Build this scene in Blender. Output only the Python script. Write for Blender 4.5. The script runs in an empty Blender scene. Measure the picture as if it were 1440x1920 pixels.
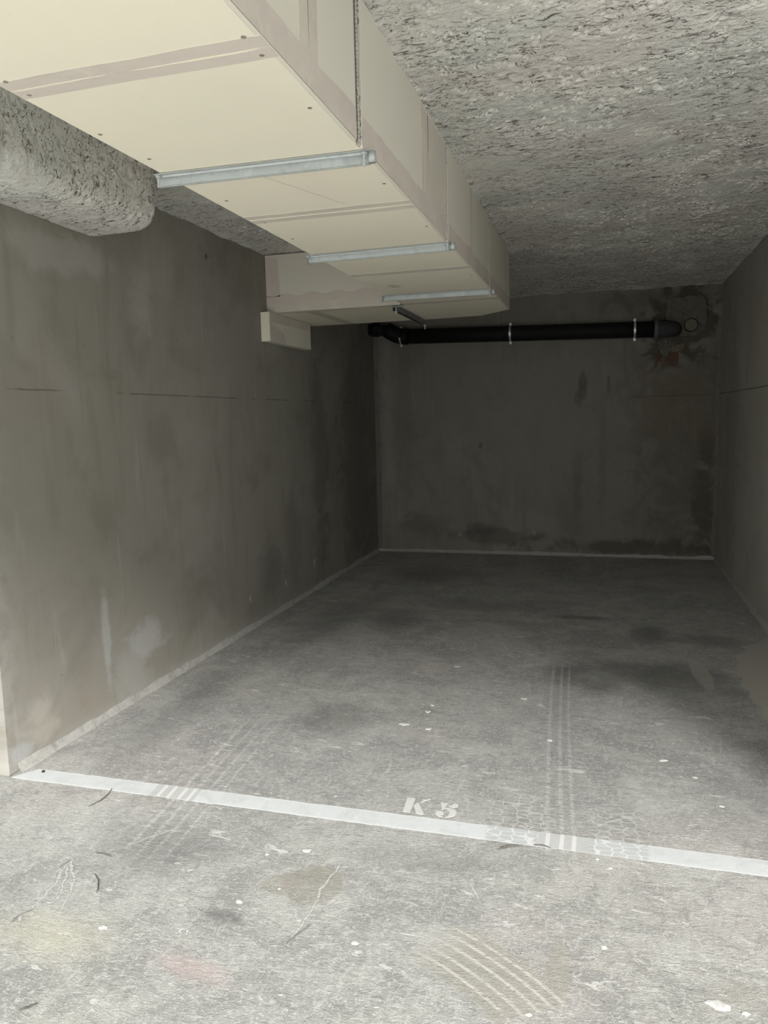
import bpy, bmesh, math, random
import numpy as np
from mathutils import Vector, Matrix

C = bpy.context.scene.collection
SC = bpy.context.scene
random.seed(7)

# ------------------------------------------------------------------ camera
F_PX = 1422.54
YAW, PITCH, ROLL = -0.28213, -0.12301, -0.02348
fw = Vector((math.sin(YAW)*math.cos(PITCH), math.cos(YAW)*math.cos(PITCH), math.sin(PITCH)))
r0 = Vector((math.cos(YAW), -math.sin(YAW), 0)); u0 = r0.cross(fw)
rt = r0*math.cos(ROLL) + u0*math.sin(ROLL); up = -r0*math.sin(ROLL) + u0*math.cos(ROLL)
cam_d = bpy.data.cameras.new('camera'); cam = bpy.data.objects.new('camera', cam_d); C.objects.link(cam)
m = Matrix.Identity(4)
for i in range(3):
    m[i][0] = rt[i]; m[i][1] = up[i]; m[i][2] = -fw[i]
m[0][3], m[1][3], m[2][3] = 0, 0, 1.5
cam.matrix_world = m
cam_d.sensor_fit = 'VERTICAL'; cam_d.sensor_height = 24.0; cam_d.lens = 24.0*F_PX/1920.0
cam_d.clip_start = 0.05; cam_d.clip_end = 200
SC.camera = cam

# ------------------------------------------------------------------ world, sun, exposure
w = bpy.data.worlds.new('overcast'); SC.world = w; w.use_nodes = True
bg = w.node_tree.nodes['Background']
bg.inputs[0].default_value = (0.93, 0.97, 1.0, 1); bg.inputs[1].default_value = 1.3
sd = bpy.data.lights.new('hazy_sun', 'SUN'); sun = bpy.data.objects.new('hazy_sun', sd); C.objects.link(sun)
sd.energy = 2.7; sd.angle = math.radians(14); sd.color = (1.0, .985, .96)
SUN_AZ, SUN_EL = math.radians(33), math.radians(27)          # from behind the camera, off to the right
sv = Vector((-math.sin(SUN_AZ)*math.cos(SUN_EL), math.cos(SUN_AZ)*math.cos(SUN_EL), -math.sin(SUN_EL)))
sun.rotation_euler = sv.to_track_quat('-Z', 'Y').to_euler(); sun.location = (4, -6, 6)
SC.view_settings.view_transform = 'Standard'; SC.view_settings.look = 'None'
SC.view_settings.gamma = 1.0; SC.view_settings.use_curve_mapping = False
SC.view_settings.exposure = 1.17

# ------------------------------------------------------------------ room numbers (metres)
XL, XR, YB, H, YF = -2.445, 1.10, 8.18, 2.727, 2.53
YE = -0.90            # front edge of the ceiling slab
ZD = 2.30            # underside of the boxed duct
DX0, DX1 = -1.38, -0.695

# ------------------------------------------------------------------ node helpers
class N:
    """tiny expression builder over shader math nodes"""
    def __init__(s, t, o): s.t, s.o = t, o
    def _m(s, op, *a, clamp=False):
        n = s.t.nodes.new('ShaderNodeMath'); n.operation = op; n.use_clamp = clamp
        for i, v in enumerate((s,)+a):
            if isinstance(v, N): s.t.links.new(v.o, n.inputs[i])
            else: n.inputs[i].default_value = v
        return N(s.t, n.outputs[0])
    def __add__(s, b): return s._m('ADD', b)
    __radd__ = __add__
    def __sub__(s, b): return s._m('SUBTRACT', b)
    def __rsub__(s, b): return (s*-1.0)+b
    def __mul__(s, b): return s._m('MULTIPLY', b)
    __rmul__ = __mul__
    def __truediv__(s, b): return s._m('DIVIDE', b)
    def abs(s): return s._m('ABSOLUTE')
    def min(s, b): return s._m('MINIMUM', b)
    def max(s, b): return s._m('MAXIMUM', b)
    def sqrt(s): return s._m('SQRT')
    def sin(s): return s._m('SINE')
    def frac(s): return s._m('FRACT')
    def pow(s, b): return s._m('POWER', b)
    def clamp(s): return s._m('ADD', 0.0, clamp=True)
    def atan2(s, b): return s._m('ARCTAN2', b)
    def ss(s, a, b):                       # smoothstep a..b -> 0..1 (a > b gives 1..0)
        n = s.t.nodes.new('ShaderNodeMapRange'); n.interpolation_type = 'SMOOTHSTEP'
        s.t.links.new(s.o, n.inputs[0])
        if a < b: lo, hi, t0, t1 = a, b, 0.0, 1.0
        else: lo, hi, t0, t1 = b, a, 1.0, 0.0
        n.inputs[1].default_value = lo; n.inputs[2].default_value = hi
        n.inputs[3].default_value = t0; n.inputs[4].default_value = t1
        return N(s.t, n.outputs[0])

class Mat:
    def __init__(s, name, rough=0.9, metal=0.0):
        s.m = bpy.data.materials.new(name); s.m.use_nodes = True; s.t = s.m.node_tree
        s.b = s.t.nodes['Principled BSDF']
        s.b.inputs['Roughness'].default_value = rough; s.b.inputs['Metallic'].default_value = metal
        s.b.inputs['Specular IOR Level'].default_value = 0.3
        g = s.t.nodes.new('ShaderNodeNewGeometry'); s.P = g.outputs['Position']
        x = s.t.nodes.new('ShaderNodeSeparateXYZ'); s.t.links.new(s.P, x.inputs[0])
        s.x, s.y, s.z = (N(s.t, x.outputs[i]) for i in range(3))
    def vec(s, a, b, c):
        n = s.t.nodes.new('ShaderNodeCombineXYZ')
        for i, v in enumerate((a, b, c)):
            if isinstance(v, N): s.t.links.new(v.o, n.inputs[i])
            else: n.inputs[i].default_value = v
        return n.outputs[0]
    def noise(s, scale, detail=4, rough=0.55, dist=0.0, v=None, k=(1, 1, 1), rot=0.0, off=0.0):
        n = s.t.nodes.new('ShaderNodeTexNoise')
        src = s.P if v is None else v
        if k != (1, 1, 1) or rot or off:
            mp = s.t.nodes.new('ShaderNodeMapping'); mp.vector_type = 'POINT'
            mp.inputs['Rotation'].default_value = (0, 0, rot); mp.inputs['Scale'].default_value = k
            mp.inputs['Location'].default_value = (off, off*1.7, off*.6)
            s.t.links.new(src, mp.inputs[0]); src = mp.outputs[0]
        s.t.links.new(src, n.inputs['Vector'])
        n.inputs['Scale'].default_value = scale; n.inputs['Detail'].default_value = detail
        n.inputs['Roughness'].default_value = rough; n.inputs['Distortion'].default_value = dist
        return N(s.t, n.outputs[0])
    def voro(s, scale, feature='F1', v=None, rand=1.0):
        n = s.t.nodes.new('ShaderNodeTexVoronoi'); n.feature = feature
        s.t.links.new(s.P if v is None else v, n.inputs['Vector'])
        n.inputs['Scale'].default_value = scale; n.inputs['Randomness'].default_value = rand
        return N(s.t, n.outputs['Distance'])
    def col(s, base): return Col(s, base)
    def out(s, color, bump=None, strength=0.5, dist=0.01, rough=None):
        s.t.links.new(color.o, s.b.inputs['Base Color'])
        if bump is not None:
            n = s.t.nodes.new('ShaderNodeBump'); n.inputs['Strength'].default_value = strength
            n.inputs['Distance'].default_value = dist
            s.t.links.new(bump.o, n.inputs['Height']); s.t.links.new(n.outputs[0], s.b.inputs['Normal'])
        if rough is not None: s.t.links.new(rough.o, s.b.inputs['Roughness'])
        return s.m
    def blob(s, a, b, ca, cb, ra, rb, e0=0.8, e1=1.1, wob=None, ang=0.0):
        """soft ellipse mask on two coordinates"""
        da, db = a-ca, b-cb
        if ang:
            c_, s_ = math.cos(ang), math.sin(ang)
            da, db = da*c_+db*s_, db*c_-da*s_
        d = ((da/ra)*(da/ra)+(db/rb)*(db/rb)).sqrt()
        if wob is not None: d = d+wob
        return d.ss(e1, e0)
    def seg(s, a, b, p, q, wd, soft=2.2):
        """mask of a thin stroke from p to q"""
        L = math.hypot(q[0]-p[0], q[1]-p[1]); tx, ty = (q[0]-p[0])/L, (q[1]-p[1])/L
        u = (a-p[0])*tx+(b-p[1])*ty
        v = ((b-p[1])*tx-(a-p[0])*ty).abs()
        o = (u*-1.0).max(u-L).max(0.0)
        d = (v*v+o*o).sqrt()
        return d.ss(wd*soft, wd*.5)

class Col:
    def __init__(s, mt, base):
        s.mt = mt; s.t = mt.t
        n = s.t.nodes.new('ShaderNodeRGB'); n.outputs[0].default_value = (*base, 1); s.o = n.outputs[0]
    def mix(s, col, fac, amt=1.0, mode='MIX'):
        n = s.t.nodes.new('ShaderNodeMix'); n.data_type = 'RGBA'; n.blend_type = mode; n.clamp_factor = True
        if isinstance(fac, N): s.t.links.new((fac*amt if amt != 1.0 else fac).o, n.inputs[0])
        else: n.inputs[0].default_value = fac
        s.t.links.new(s.o, n.inputs[6]); n.inputs[7].default_value = (*col, 1)
        s.o = n.outputs[2]; return s

# ------------------------------------------------------------------ numpy noise
def _hash(ix, iy, seed):
    h = (ix.astype(np.int64)*374761393 + iy.astype(np.int64)*668265263 + seed*1442695041) & 0x7fffffff
    h = ((h ^ (h >> 13))*1274126177) & 0x7fffffff
    h = (h ^ (h >> 16)) & 0xffff
    return h/65535.0
def vnoise(x, y, seed=0):
    ix, iy = np.floor(x), np.floor(y); fx, fy = x-ix, y-iy
    fx = fx*fx*(3-2*fx); fy = fy*fy*(3-2*fy)
    a, b = _hash(ix, iy, seed), _hash(ix+1, iy, seed)
    c, d = _hash(ix, iy+1, seed), _hash(ix+1, iy+1, seed)
    return (a*(1-fx)+b*fx)*(1-fy)+(c*(1-fx)+d*fx)*fy
def fbm(x, y, seed=0, o=4, g=0.55):
    t = 0; amp = 1; s = 0
    for k in range(o):
        t = t+amp*vnoise(x*2**k, y*2**k, seed+k*17); s += amp; amp *= g
    return t/s
def spray_height(x, y, seed=0):
    """rough sprayed coating: lumps with clustered pits and torn cracks (positive = away from the slab)"""
    a = fbm(x*3, y*3, seed, 3)
    b = fbm(x*30, y*34, seed+5, 4, .65)
    r = 1-np.abs(fbm(x*20, y*26, seed+9, 3, .6)-.5)*2            # ridges
    cl = np.clip((fbm(x*2.3, y*2.3, seed+31, 2)-.38)*4, 0, 1)
    pit = np.clip((r-.90)*12, 0, 1)*cl*np.clip((fbm(x*14, y*14, seed+40, 2)-.45)*6, 0, 1)
    return (a-.5)*.03+(b-.5)*.009-pit*.013

# ------------------------------------------------------------------ object helpers
def link(o, parent=None):
    C.objects.link(o)
    if parent is not None: o.parent = parent
    return o
def mesh_obj(name, verts, faces, mat, parent=None, smooth=False):
    me = bpy.data.meshes.new(name); me.from_pydata([tuple(v) for v in verts], [], faces); me.update()
    if mat: me.materials.append(mat)
    if smooth:
        for p in me.polygons: p.use_smooth = True
    return link(bpy.data.objects.new(name, me), parent)
def bm_obj(name, bm, mat, parent=None, smooth=False):
    bmesh.ops.recalc_face_normals(bm, faces=bm.faces)
    me = bpy.data.meshes.new(name); bm.to_mesh(me); bm.free()
    if mat: me.materials.append(mat)
    if smooth:
        for p in me.polygons: p.use_smooth = True
    return link(bpy.data.objects.new(name, me), parent)
def grid_np(name, X, Y, Z, mat, parent=None, smooth=False, flip=False):
    ny, nx = X.shape; me = bpy.data.meshes.new(name)
    co = np.stack([X, Y, Z], -1).reshape(-1, 3).astype(np.float32)
    me.vertices.add(nx*ny); me.vertices.foreach_set('co', co.ravel())
    i = np.arange(nx*ny).reshape(ny, nx)
    q = np.stack([i[:-1, :-1], i[:-1, 1:], i[1:, 1:], i[1:, :-1]], -1).reshape(-1, 4)
    if flip: q = q[:, ::-1]
    n = len(q)
    me.loops.add(n*4); me.loops.foreach_set('vertex_index', q.ravel().astype(np.int32))
    me.polygons.add(n); me.polygons.foreach_set('loop_start', (np.arange(n)*4).astype(np.int32))
    me.polygons.foreach_set('use_smooth', np.full(n, smooth))
    me.update(calc_edges=True); me.validate()
    if mat: me.materials.append(mat)
    return link(bpy.data.objects.new(name, me), parent)
def add_box(bm, lo, hi, bev=0.0):
    vs = [bm.verts.new((x, y, z)) for x in (lo[0], hi[0]) for y in (lo[1], hi[1]) for z in (lo[2], hi[2])]
    fs = [bm.faces.new([vs[i] for i in f]) for f in
          ((0, 1, 3, 2), (4, 6, 7, 5), (0, 4, 5, 1), (2, 3, 7, 6), (0, 2, 6, 4), (1, 5, 7, 3))]
    if bev:
        es = {e for f in fs for e in f.edges}
        bmesh.ops.bevel(bm, geom=list(es), offset=bev, segments=1, affect='EDGES')
def box(name, lo, hi, mat, parent=None, bev=0.0):
    bm = bmesh.new(); add_box(bm, lo, hi, bev); return bm_obj(name, bm, mat, parent)
def add_prism(bm, poly, z0, z1, axis='z'):
    """extrude a 2-D polygon between two values of an axis"""
    def P(a, b, c): return {'z': (a, b, c), 'x': (c, a, b), 'y': (a, c, b)}[axis]
    lo = [bm.verts.new(P(a, b, z0)) for a, b in poly]; hi = [bm.verts.new(P(a, b, z1)) for a, b in poly]
    bm.faces.new(lo[::-1]); bm.faces.new(hi)
    for i in range(len(poly)):
        j = (i+1) % len(poly); bm.faces.new((lo[i], lo[j], hi[j], hi[i]))
def prism(name, poly, z0, z1, mat, parent=None, axis='z'):
    bm = bmesh.new(); add_prism(bm, poly, z0, z1, axis); return bm_obj(name, bm, mat, parent)
def add_tube(bm, pts, rad, seg=16, cap=True):
    pts = [Vector(p) for p in pts]; n = len(pts)
    rad = rad if isinstance(rad, (list, tuple)) else [rad]*n
    rings = []; up_ = None
    for i, p in enumerate(pts):
        d = (pts[min(i+1, n-1)]-pts[max(i-1, 0)]).normalized()
        if up_ is None: up_ = Vector((0, 0, 1)) if abs(d.z) < .9 else Vector((1, 0, 0))
        s = d.cross(up_).normalized(); up_ = s.cross(d).normalized()
        rings.append([bm.verts.new(p+(s*math.cos(2*math.pi*k/seg)+up_*math.sin(2*math.pi*k/seg))*rad[i]) for k in range(seg)])
    for a, b in zip(rings, rings[1:]):
        for k in range(seg):
            bm.faces.new((a[k], a[(k+1) % seg], b[(k+1) % seg], b[k]))
    if cap: bm.faces.new(rings[0][::-1]); bm.faces.new(rings[-1])
def tube(name, pts, rad, mat, parent=None, seg=16, smooth=True):
    bm = bmesh.new(); add_tube(bm, pts, rad, seg)
    o = bm_obj(name, bm, mat, parent, smooth)
    for p in o.data.polygons:
        if len(p.vertices) > 4: p.use_smooth = False
    return o
def thing(name, loc, label, cat, group=None):
    o = bpy.data.objects.new(name, None); C.objects.link(o); o.location = loc; o.empty_display_size = .05
    o['label'] = label; o['category'] = cat
    if group: o['group'] = group
    return o
def tag(o, label, cat, group=None):
    o['label'] = label; o['category'] = cat
    if group: o['group'] = group
    return o
def struct(o, label=None):
    o['kind'] = 'structure'
    if label: o['label'] = label
    return o
def settle(root):
    """parts were built in world coordinates: keep them there under a root that has a location"""
    inv = Matrix.Translation(root.location).inverted()
    for ch in root.children: ch.matrix_parent_inverse = inv

#@@MATERIALS
# ------------------------------------------------------------------ materials
def m_floor():
    M = Mat('floor_concrete', .82); x, y = M.x, M.y
    big = M.noise(.9, 4, .6)
    wob = (M.noise(6, 4, .6)-.5)*.9
    mid = M.noise(3.2, 5, .68, .8, off=3)
    bru = M.noise(5, 6, .72, 1.6, k=(1, 2.4, 1), rot=.35, off=5)            # trowel sweeps
    bru2 = M.noise(9, 5, .74, 2.2, k=(2.4, 1, 1), rot=-.35, off=9)
    fine = M.noise(120, 2, .7, .5)
    fl1 = M.noise(30, 4, .8, 1.0, k=(1, 2.2, 1), rot=.5, off=7)
    fl2 = M.noise(62, 3, .8, 1.4, k=(1.8, 1, 1), rot=.2, off=17)
    c = M.col((.375, .372, .352))
    c.mix((.285, .285, .272), big.ss(.44, .62), .55)
    c.mix((.43, .42, .375), M.noise(1.4, 1, .5, off=21).ss(.5, .66), .5)
    c.mix((.41, .365, .345), M.noise(1.7, 1, .5, off=33).ss(.54, .68), .35)
    c.mix((.235, .235, .228), mid.ss(.47, .62), .60)
    c.mix((.47, .468, .445), mid.ss(.47, .36), .55)
    c.mix((.25, .25, .242), bru.ss(.51, .61), .55)
    c.mix((.51, .507, .485), bru2.ss(.53, .62), .50)
    c.mix((.54, .537, .515), fl1.ss(.54, .62), .60)
    c.mix((.19, .19, .185), fl1.ss(.42, .35), .45)
    c.mix((.57, .567, .545), fl2.ss(.55, .63), .55)
    c.mix((.17, .17, .165), fl2.ss(.40, .34), .45)
    c.mix((.22, .22, .212), fine.ss(.53, .68), .35)
    c.mix((.60, .595, .57), M.noise(7.5, 4, .6, 1.0, k=(1, 2.6, 1), off=44).ss(.655, .67), .8)
    # stains and darker areas with a shape of their own
    def B(cx, cy, rx, ry, col, amt, e0=.5, e1=1.2, ang=0.0, wk=wob):
        c.mix(col, M.blob(x, y, cx, cy, rx, ry, e0, e1, wk, ang), amt)
    dk = (.12, .12, .115)
    B(-.19, 4.40, .16, .22, dk, .75, .2, 1.3)
    B(-.02, 4.22, .16, .16, dk, .55, .2, 1.3)
    B(.20, 4.50, .42, .22, dk, .5, .3, 1.4)
    B(.50, 4.42, .30, .28, dk, .45, .3, 1.4)
    B(.32, 5.30, .16, .30, dk, .65, .2, 1.3)
    B(.70, 5.22, .30, .16, dk, .5, .3, 1.3)
    B(-.14, 5.66, .22, .07, dk, .6, .3, 1.2)
    B(-1.47, 5.30, .22, .35, dk, .45, .2, 1.3)
    B(-1.95, 5.2, .25, .9, dk, .4, .2, 1.3, ang=-.15)
    B(-1.60, 7.0, .5, .5, dk, .4, .2, 1.3)
    B(-.9, 5.9, .5, .22, dk, .35, .2, 1.3)
    B(-1.30, 3.45, .22, .25, dk, .42, .2, 1.3)
    B(-1.10, 1.925, .085, .028, dk, .6, .2, 1.3, ang=-.15)
    B(-1.50, 2.22, .22, .16, dk, .42, .2, 1.4)
    B(-.62, 2.36, .34, .09, dk, .25, .2, 1.4)
    B(-2.12, 3.45, .16, 1.0, dk, .33, .3, 1.2, ang=.04)  # darker band along the foot of the left wall
    B(.72, 3.05, .3, .5, dk, .3, .3, 1.3)
    # smoother, paler screed patches along the right wall
    w2 = (M.noise(9, 4, .6, off=50)-.5)*.5
    c.mix((.46, .44, .39), M.blob(x, y, 1.03, 4.35, .28, .95, .95, 1.0, w2), .9)
    c.mix((.42, .405, .36), M.blob(x, y, .56, 4.55, .055, .30, .8, 1.05, w2*1.3, .05), .6)
    # damp heart-shaped stain
    w3 = (M.noise(14, 3, .6, off=12)-.5)*.35
    ring = M.blob(x, y, -.885, 2.14, .10, .115, .86, 1.0, w3, .3).max(M.blob(x, y, -.985, 2.115, .085, .065, .7, 1.0, w3))
    c.mix((.25, .235, .19), ring*(mid.ss(.34, .56)*.35+.65), .6); c.mix((.33, .29, .26), M.blob(x, y, -.96, 2.12, .05, .05, .2, 1.1), .4)
    # reddish brush of dust near the camera
    c.mix((.46, .36, .35), M.blob(x, y, -1.08, 1.70, .14, .05, .1, 1.3, wob, -.2), .5)
    c.mix((.52, .50, .37), M.blob(x, y, -1.55, 1.72, .25, .12, .1, 1.3, wob), .4)
    c.mix((.36, .34, .30), M.blob(x, y, .36, 1.96, .13, .06, .2, 1.2, wob, .5), .5)
    # tyre tracks: soft dark bands with paler ribs and cross lugs
    def track(xc, wd, amt, ribs, lug, y0, y1, pale=.55):
        u = (x-xc)/wd
        end = y.ss(y0-.25, y0+.05)*y.ss(y1+.5, y1-.1)
        on = u.abs().ss(1.0, .9)*end
        c.mix((.235, .235, .225), on*mid.ss(.62, .40), amt)
        for ru, rw in ribs:
            r = ((u-ru)).abs().ss(rw, rw*.45)*end
            c.mix((.62, .62, .595), r*fl1.ss(.40, .56), pale)
        lg = ((y*lug+u.abs()*.5).sin()).ss(.55, .9)*on*((u.abs()).ss(.35, .7))
        c.mix((.60, .60, .575), lg*fl1.ss(.42, .58), pale*.8)
    xb = y*y*.012-y*.135+.16
    track(xb-.005, .105, .35, [(-.55, .11), (-.08, .10), (.32, .09)], 150, 2.62, 4.3, .40)
    xa = (y-2.2)*-.045-1.56+((y*1.1).sin()*.035)
    track(xa, .11, .22, [(-.72, .10), (-.2, .10), (.28, .09), (.8, .07)], 160, 2.28, 3.2, .38)
    # honeycomb prints beside the right-hand track
    hv = M.voro(26, 'DISTANCE_TO_EDGE', M.vec(x*.8, y*1.5, 0.0), .55)
    hm = M.blob(x, y, -.27, 2.72, .17, .22, .5, 1.1, wob*.5).max(M.blob(x, y, .07, 2.72, .13, .2, .5, 1.1, wob*.5))
    c.mix((.26, .26, .25), hm, .3); c.mix((.60, .60, .58), hm*hv.ss(.09, .03), .5)
    # skid mark: arcs swept by a turning tyre
    ax, ay = x+.72, y-1.36
    rr = (ax*ax+ay*ay*1.25).sqrt(); th = ay.atan2(ax)
    fan = rr.ss(.615, .625)*rr.ss(.86, .835)*th.ss(.60, .66)*th.ss(1.25, 1.0)
    fan = fan.max(M.blob(x, y, -.10, 1.93, .035, .14, .8, 1.0, w3*.5))
    c.mix((.33, .315, .27), fan, .62)
    for r1 in (.66, .70, .745, .785, .82):
        s_ = (rr-r1+(th*9).sin()*.004).abs().ss(.0075, .003)*fan*bru.ss(.36, .48)*fl1.ss(.36, .46)
        c.mix((.60, .585, .53), s_, .62)
    # scratches dragged through the surface, pale bank and dark groove
    sw = (M.noise(9, 3, .6, off=71)-.5)*.06; xs, ys = x+sw, y+sw*.7
    sm = fl1.ss(.30, .46)
    def strokes(lst):
        best = None
        for p, q in lst:
            L = math.hypot(q[0]-p[0], q[1]-p[1]); tx, ty = (q[0]-p[0])/L, (q[1]-p[1])/L
            u = xs*tx+(ys*ty-(p[0]*tx+p[1]*ty)); v = ys*tx-(xs*ty+(p[1]*tx-p[0]*ty))
            o = (u-L/2).abs()-L/2
            d = v.abs().max(o)
            best = d if best is None else best.min(d)
        return best
    ds = strokes([((-1.765, 2.065), (-1.73, 1.94)), ((-1.73, 1.94), (-1.70, 1.75)), ((-1.76, 2.06), (-1.675, 1.97)),
                 ((-1.675, 1.97), (-1.605, 1.83)), ((-1.744, 2.03), (-1.66, 1.87)),
                 ((-1.62, 2.2), (-1.52, 2.33)), ((-.845, 2.27), (-.855, 1.85)), ((-.4, 2.27), (-.35, 2.21))])
    c.mix((.18, .175, .165), ds.ss(.0075, .0035)*sm, .5)
    c.mix((.58, .57, .545), ds.ss(.0052, .0016)*sm, .75)
    dd = strokes([((-1.765, 2.065), (-1.775, 2.02)), ((-1.705, 1.80), (-1.715, 1.745)), ((-.33, 2.49), (-.22, 2.55)), ((-.86, 1.86), (-.83, 1.95))])
    c.mix((.13, .125, .12), dd.ss(.008, .002)*sm, .6)
    bump = fl1*.8+fine*.35
    return M.out(c, bump, .6, .008)

def m_line():
    M = Mat('white_road_paint', .6); x, y = M.x, M.y
    c = M.col((.58, .60, .605))
    c.mix((.48, .49, .485), M.noise(9, 5, .65, .8).ss(.45, .7), .6)
    c.mix((.66, .675, .68), M.noise(24, 4, .7, 1.2, off=4).ss(.55, .68), .6)
    ex = (y-2.582).abs().ss(.034, .046); c.mix((.68, .69, .685), ex, .5)
    u = (x+.115)/.105
    t = u.abs().ss(1.05, .95)
    c.mix((.42, .42, .405), t, .6)
    for r in (-.55, -.08, .32): c.mix((.68, .68, .665), (u-r).abs().ss(.09, .05), .8)
    u2 = (x+.12*(y-2.58)+1.665)/.10
    c.mix((.43, .43, .415), u2.abs().ss(1.05, .95), .65)
    for r in (-.6, -.15, .35, .75): c.mix((.68, .68, .665), (u2-r).abs().ss(.10, .05), .8)
    hv = M.voro(26, 'DISTANCE_TO_EDGE', M.vec(x*.8, y*1.5, 0.0), .55)
    hm = M.blob(x, y, -.30, 2.6, .10, .2, .85, 1.0).max(M.blob(x, y, .07, 2.6, .11, .2, .8, 1.0))
    c.mix((.42, .43, .43), hm, .6); c.mix((.68, .69, .685), hm*hv.ss(.09, .03), .8)
    c.mix((.42, .42, .41), M.noise(30, 5, .75, .8, off=9).ss(.63, .72), .5)
    return M.out(c, M.noise(80, 3, .6), .2, .002)

def m_stencil():
    M = Mat('stencil_paint', .7)
    c = M.col((.58, .59, .575)); c.mix((.40, .40, .385), M.noise(70, 5, .75).ss(.52, .7), .7)
    return M.out(c)

def m_wall(kind):
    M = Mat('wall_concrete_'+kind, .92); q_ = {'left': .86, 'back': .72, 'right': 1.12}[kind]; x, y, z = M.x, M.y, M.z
    a = y if kind != 'back' else x
    v = M.vec(a, z, 0.0)
    big = M.noise(.8, 4, .6, .4, v); mid = M.noise(2.6, 5, .6, .6, v, off=4)
    stre = M.noise(5, 4, .6, .5, v, k=(1.6, .22, 1), off=8)
    c = M.col((0.307, 0.287, 0.246))
    c.mix((0.396, 0.383, 0.339), big.ss(.48, .7), .55)
    c.mix((0.227, 0.209, 0.169), mid.ss(.48, .72), .55)
    c.mix((0.249, 0.231, 0.186), stre.ss(.5, .7), .5)
    c.mix((0.375, 0.367, 0.328), M.noise(7, 4, .6, .5, v, k=(1.8, .16, 1), off=18).ss(.6, .72), .45)
    c.mix((0.340, 0.282, 0.235), M.noise(1.6, 3, .5, .3, v, off=28).ss(.55, .72), .4)
    c.mix((0.408, 0.400, 0.361), M.noise(60, 4, .75, .5, v).ss(.58, .72), .18)
    c.mix((0.116, 0.106, 0.093), M.noise(24, 3, .7, .5, v, off=41).ss(.70, .76), .45)
    wob = (M.noise(4.5, 6, .66, .8, v, off=2)-.5)*2.6
    def B(ca, cz, ra, rz, col, amt, e0=.4, e1=1.2): c.mix(col, M.blob(a, z, ca, cz, ra, rz, e0, e1, wob), amt)
    if kind == 'left':
        B(3.05, 2.30, .5, .10, (0.454, 0.440, 0.394), .55); B(3.75, 2.2, .12, .22, (0.419, 0.406, 0.361), .5)
        B(3.95, 2.45, .2, .3, (0.431, 0.417, 0.372), .3)
        B(3.25, .42, .035, .30, (0.476, 0.485, 0.459), .55); B(3.62, .30, .16, .12, (0.476, 0.473, 0.448), .6); B(3.45, .15, .2, .2, (0.431, 0.428, 0.404), .45)
        B(2.60, .07, .08, .05, (0.46, 0.47, 0.49), .5)
        B(2.75, .2, .12, .12, (0.476, 0.451, 0.394), .5)
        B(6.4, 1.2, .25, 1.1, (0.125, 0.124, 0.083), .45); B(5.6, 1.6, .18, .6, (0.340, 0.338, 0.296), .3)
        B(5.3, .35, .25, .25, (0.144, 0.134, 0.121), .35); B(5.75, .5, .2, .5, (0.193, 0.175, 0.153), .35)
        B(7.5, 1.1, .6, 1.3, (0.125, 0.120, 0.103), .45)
        for ca, cz, r in ((4.90, .225, .022), (6.18, .245, .03), (5.55, .2, .02)):
            c.mix((0.522, 0.508, 0.459), M.blob(a, z, ca, cz, r, r*1.5, .6, 1.0), .6)
        c.mix((0.048, 0.043, 0.037), M.blob(a, z, 4.50, 2.55, .018, .022, .5, 1.0), .8)
        c.mix((0.431, 0.417, 0.382), (z-(a-2.5)*.0+.0).ss(.10, .0), .35)
        c.mix((0.476, 0.462, 0.427), a.ss(2.72, 2.5)*M.noise(7, 4, .7, .5, v, off=55).ss(.35, .6), .45)
        jz = 1.662
    elif kind == 'back':
        c.mix((.30,.29,.26),M.blob(a,z,-2.44,1.2,.05,3,.5,1.1,wob*.6),.3); B(1.0, 1.3, .9, 1.9, (.10, .09, .06), .42, .2, 1.2); B(-.21, 1.78, .055, .17, (0.097, 0.082, 0.046), .8, .5, 1.1); B(-.25, 1.66, .05, .1, (0.107, 0.086, 0.056), .7, .5, 1.1)  # broad right blob: shade beside the right wall painted in, with brown dirt
        B(.05, 1.78, .02, .12, (0.125, 0.115, 0.083), .6, .5, 1.1); B(-1.27, 1.18, .03, .05, (0.116, 0.106, 0.083), .7, .4, 1.1)
        B(-.25, .75, .06, .5, (0.181, 0.170, 0.137), .5); B(.0, .95, .05, .8, (0.216, 0.203, 0.164), .4)
        B(.4, .10, 1.1, .10, (0.107, 0.091, 0.061), .65); B(-1.1, .2, .5, .09, (0.144, 0.134, 0.112), .6); B(-1.9, .3, .3, .16, (0.181, 0.170, 0.143), .55)
        B(-1.3, .28, .16, .08, (0.135, 0.124, 0.107), .6)
        B(.98, .45, .12, .6, (0.097, 0.086, 0.056), .55); B(1.0, 1.1, .09, .3, (0.116, 0.096, 0.066), .45)
        B(.7, 1.6, .5, .5, (0.272, 0.215, 0.164), .35); B(-.7, 1.5, .9, .8, (0.340, 0.327, 0.301), .45)
        B(-2.1, 1.4, .12, .9, (0.216, 0.203, 0.175), .4); B(-2.3, 1.3, .06, 1.2, (0.386, 0.372, 0.339), .45)
        B(.55, 2.60, .9, .16, (0.144, 0.129, 0.093), .55); B(.75, 2.35, .36, .42, (0.097, 0.082, 0.051), .75, .7, 1.1)
        B(.62, 2.02, .12, .14, (0.125, 0.068, 0.042), .6, .5, 1.1)
        c.mix((0.476, 0.462, 0.427), M.blob(a, z, -1.5, .21, .028, .035, .6, 1.0), .5)
        c.mix((0.476, 0.462, 0.427), M.blob(a, z, -.7, .24, .03, .035, .6, 1.0), .4)
        c.mix((0.019, 0.019, 0.019), M.blob(a, z, -2.42, .09, .012, .035, .7, 1.0), .95)
        jz = 1.655
    else:
        B(7.4, 1.2, .5, 1.4, (0.135, 0.124, 0.093), .45); B(6.6, 2.1, .3, .6, (0.249, 0.192, 0.143), .4); B(5.6, .8, .3, .7, (0.408, 0.394, 0.350), .35)
        jz = 1.662
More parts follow.
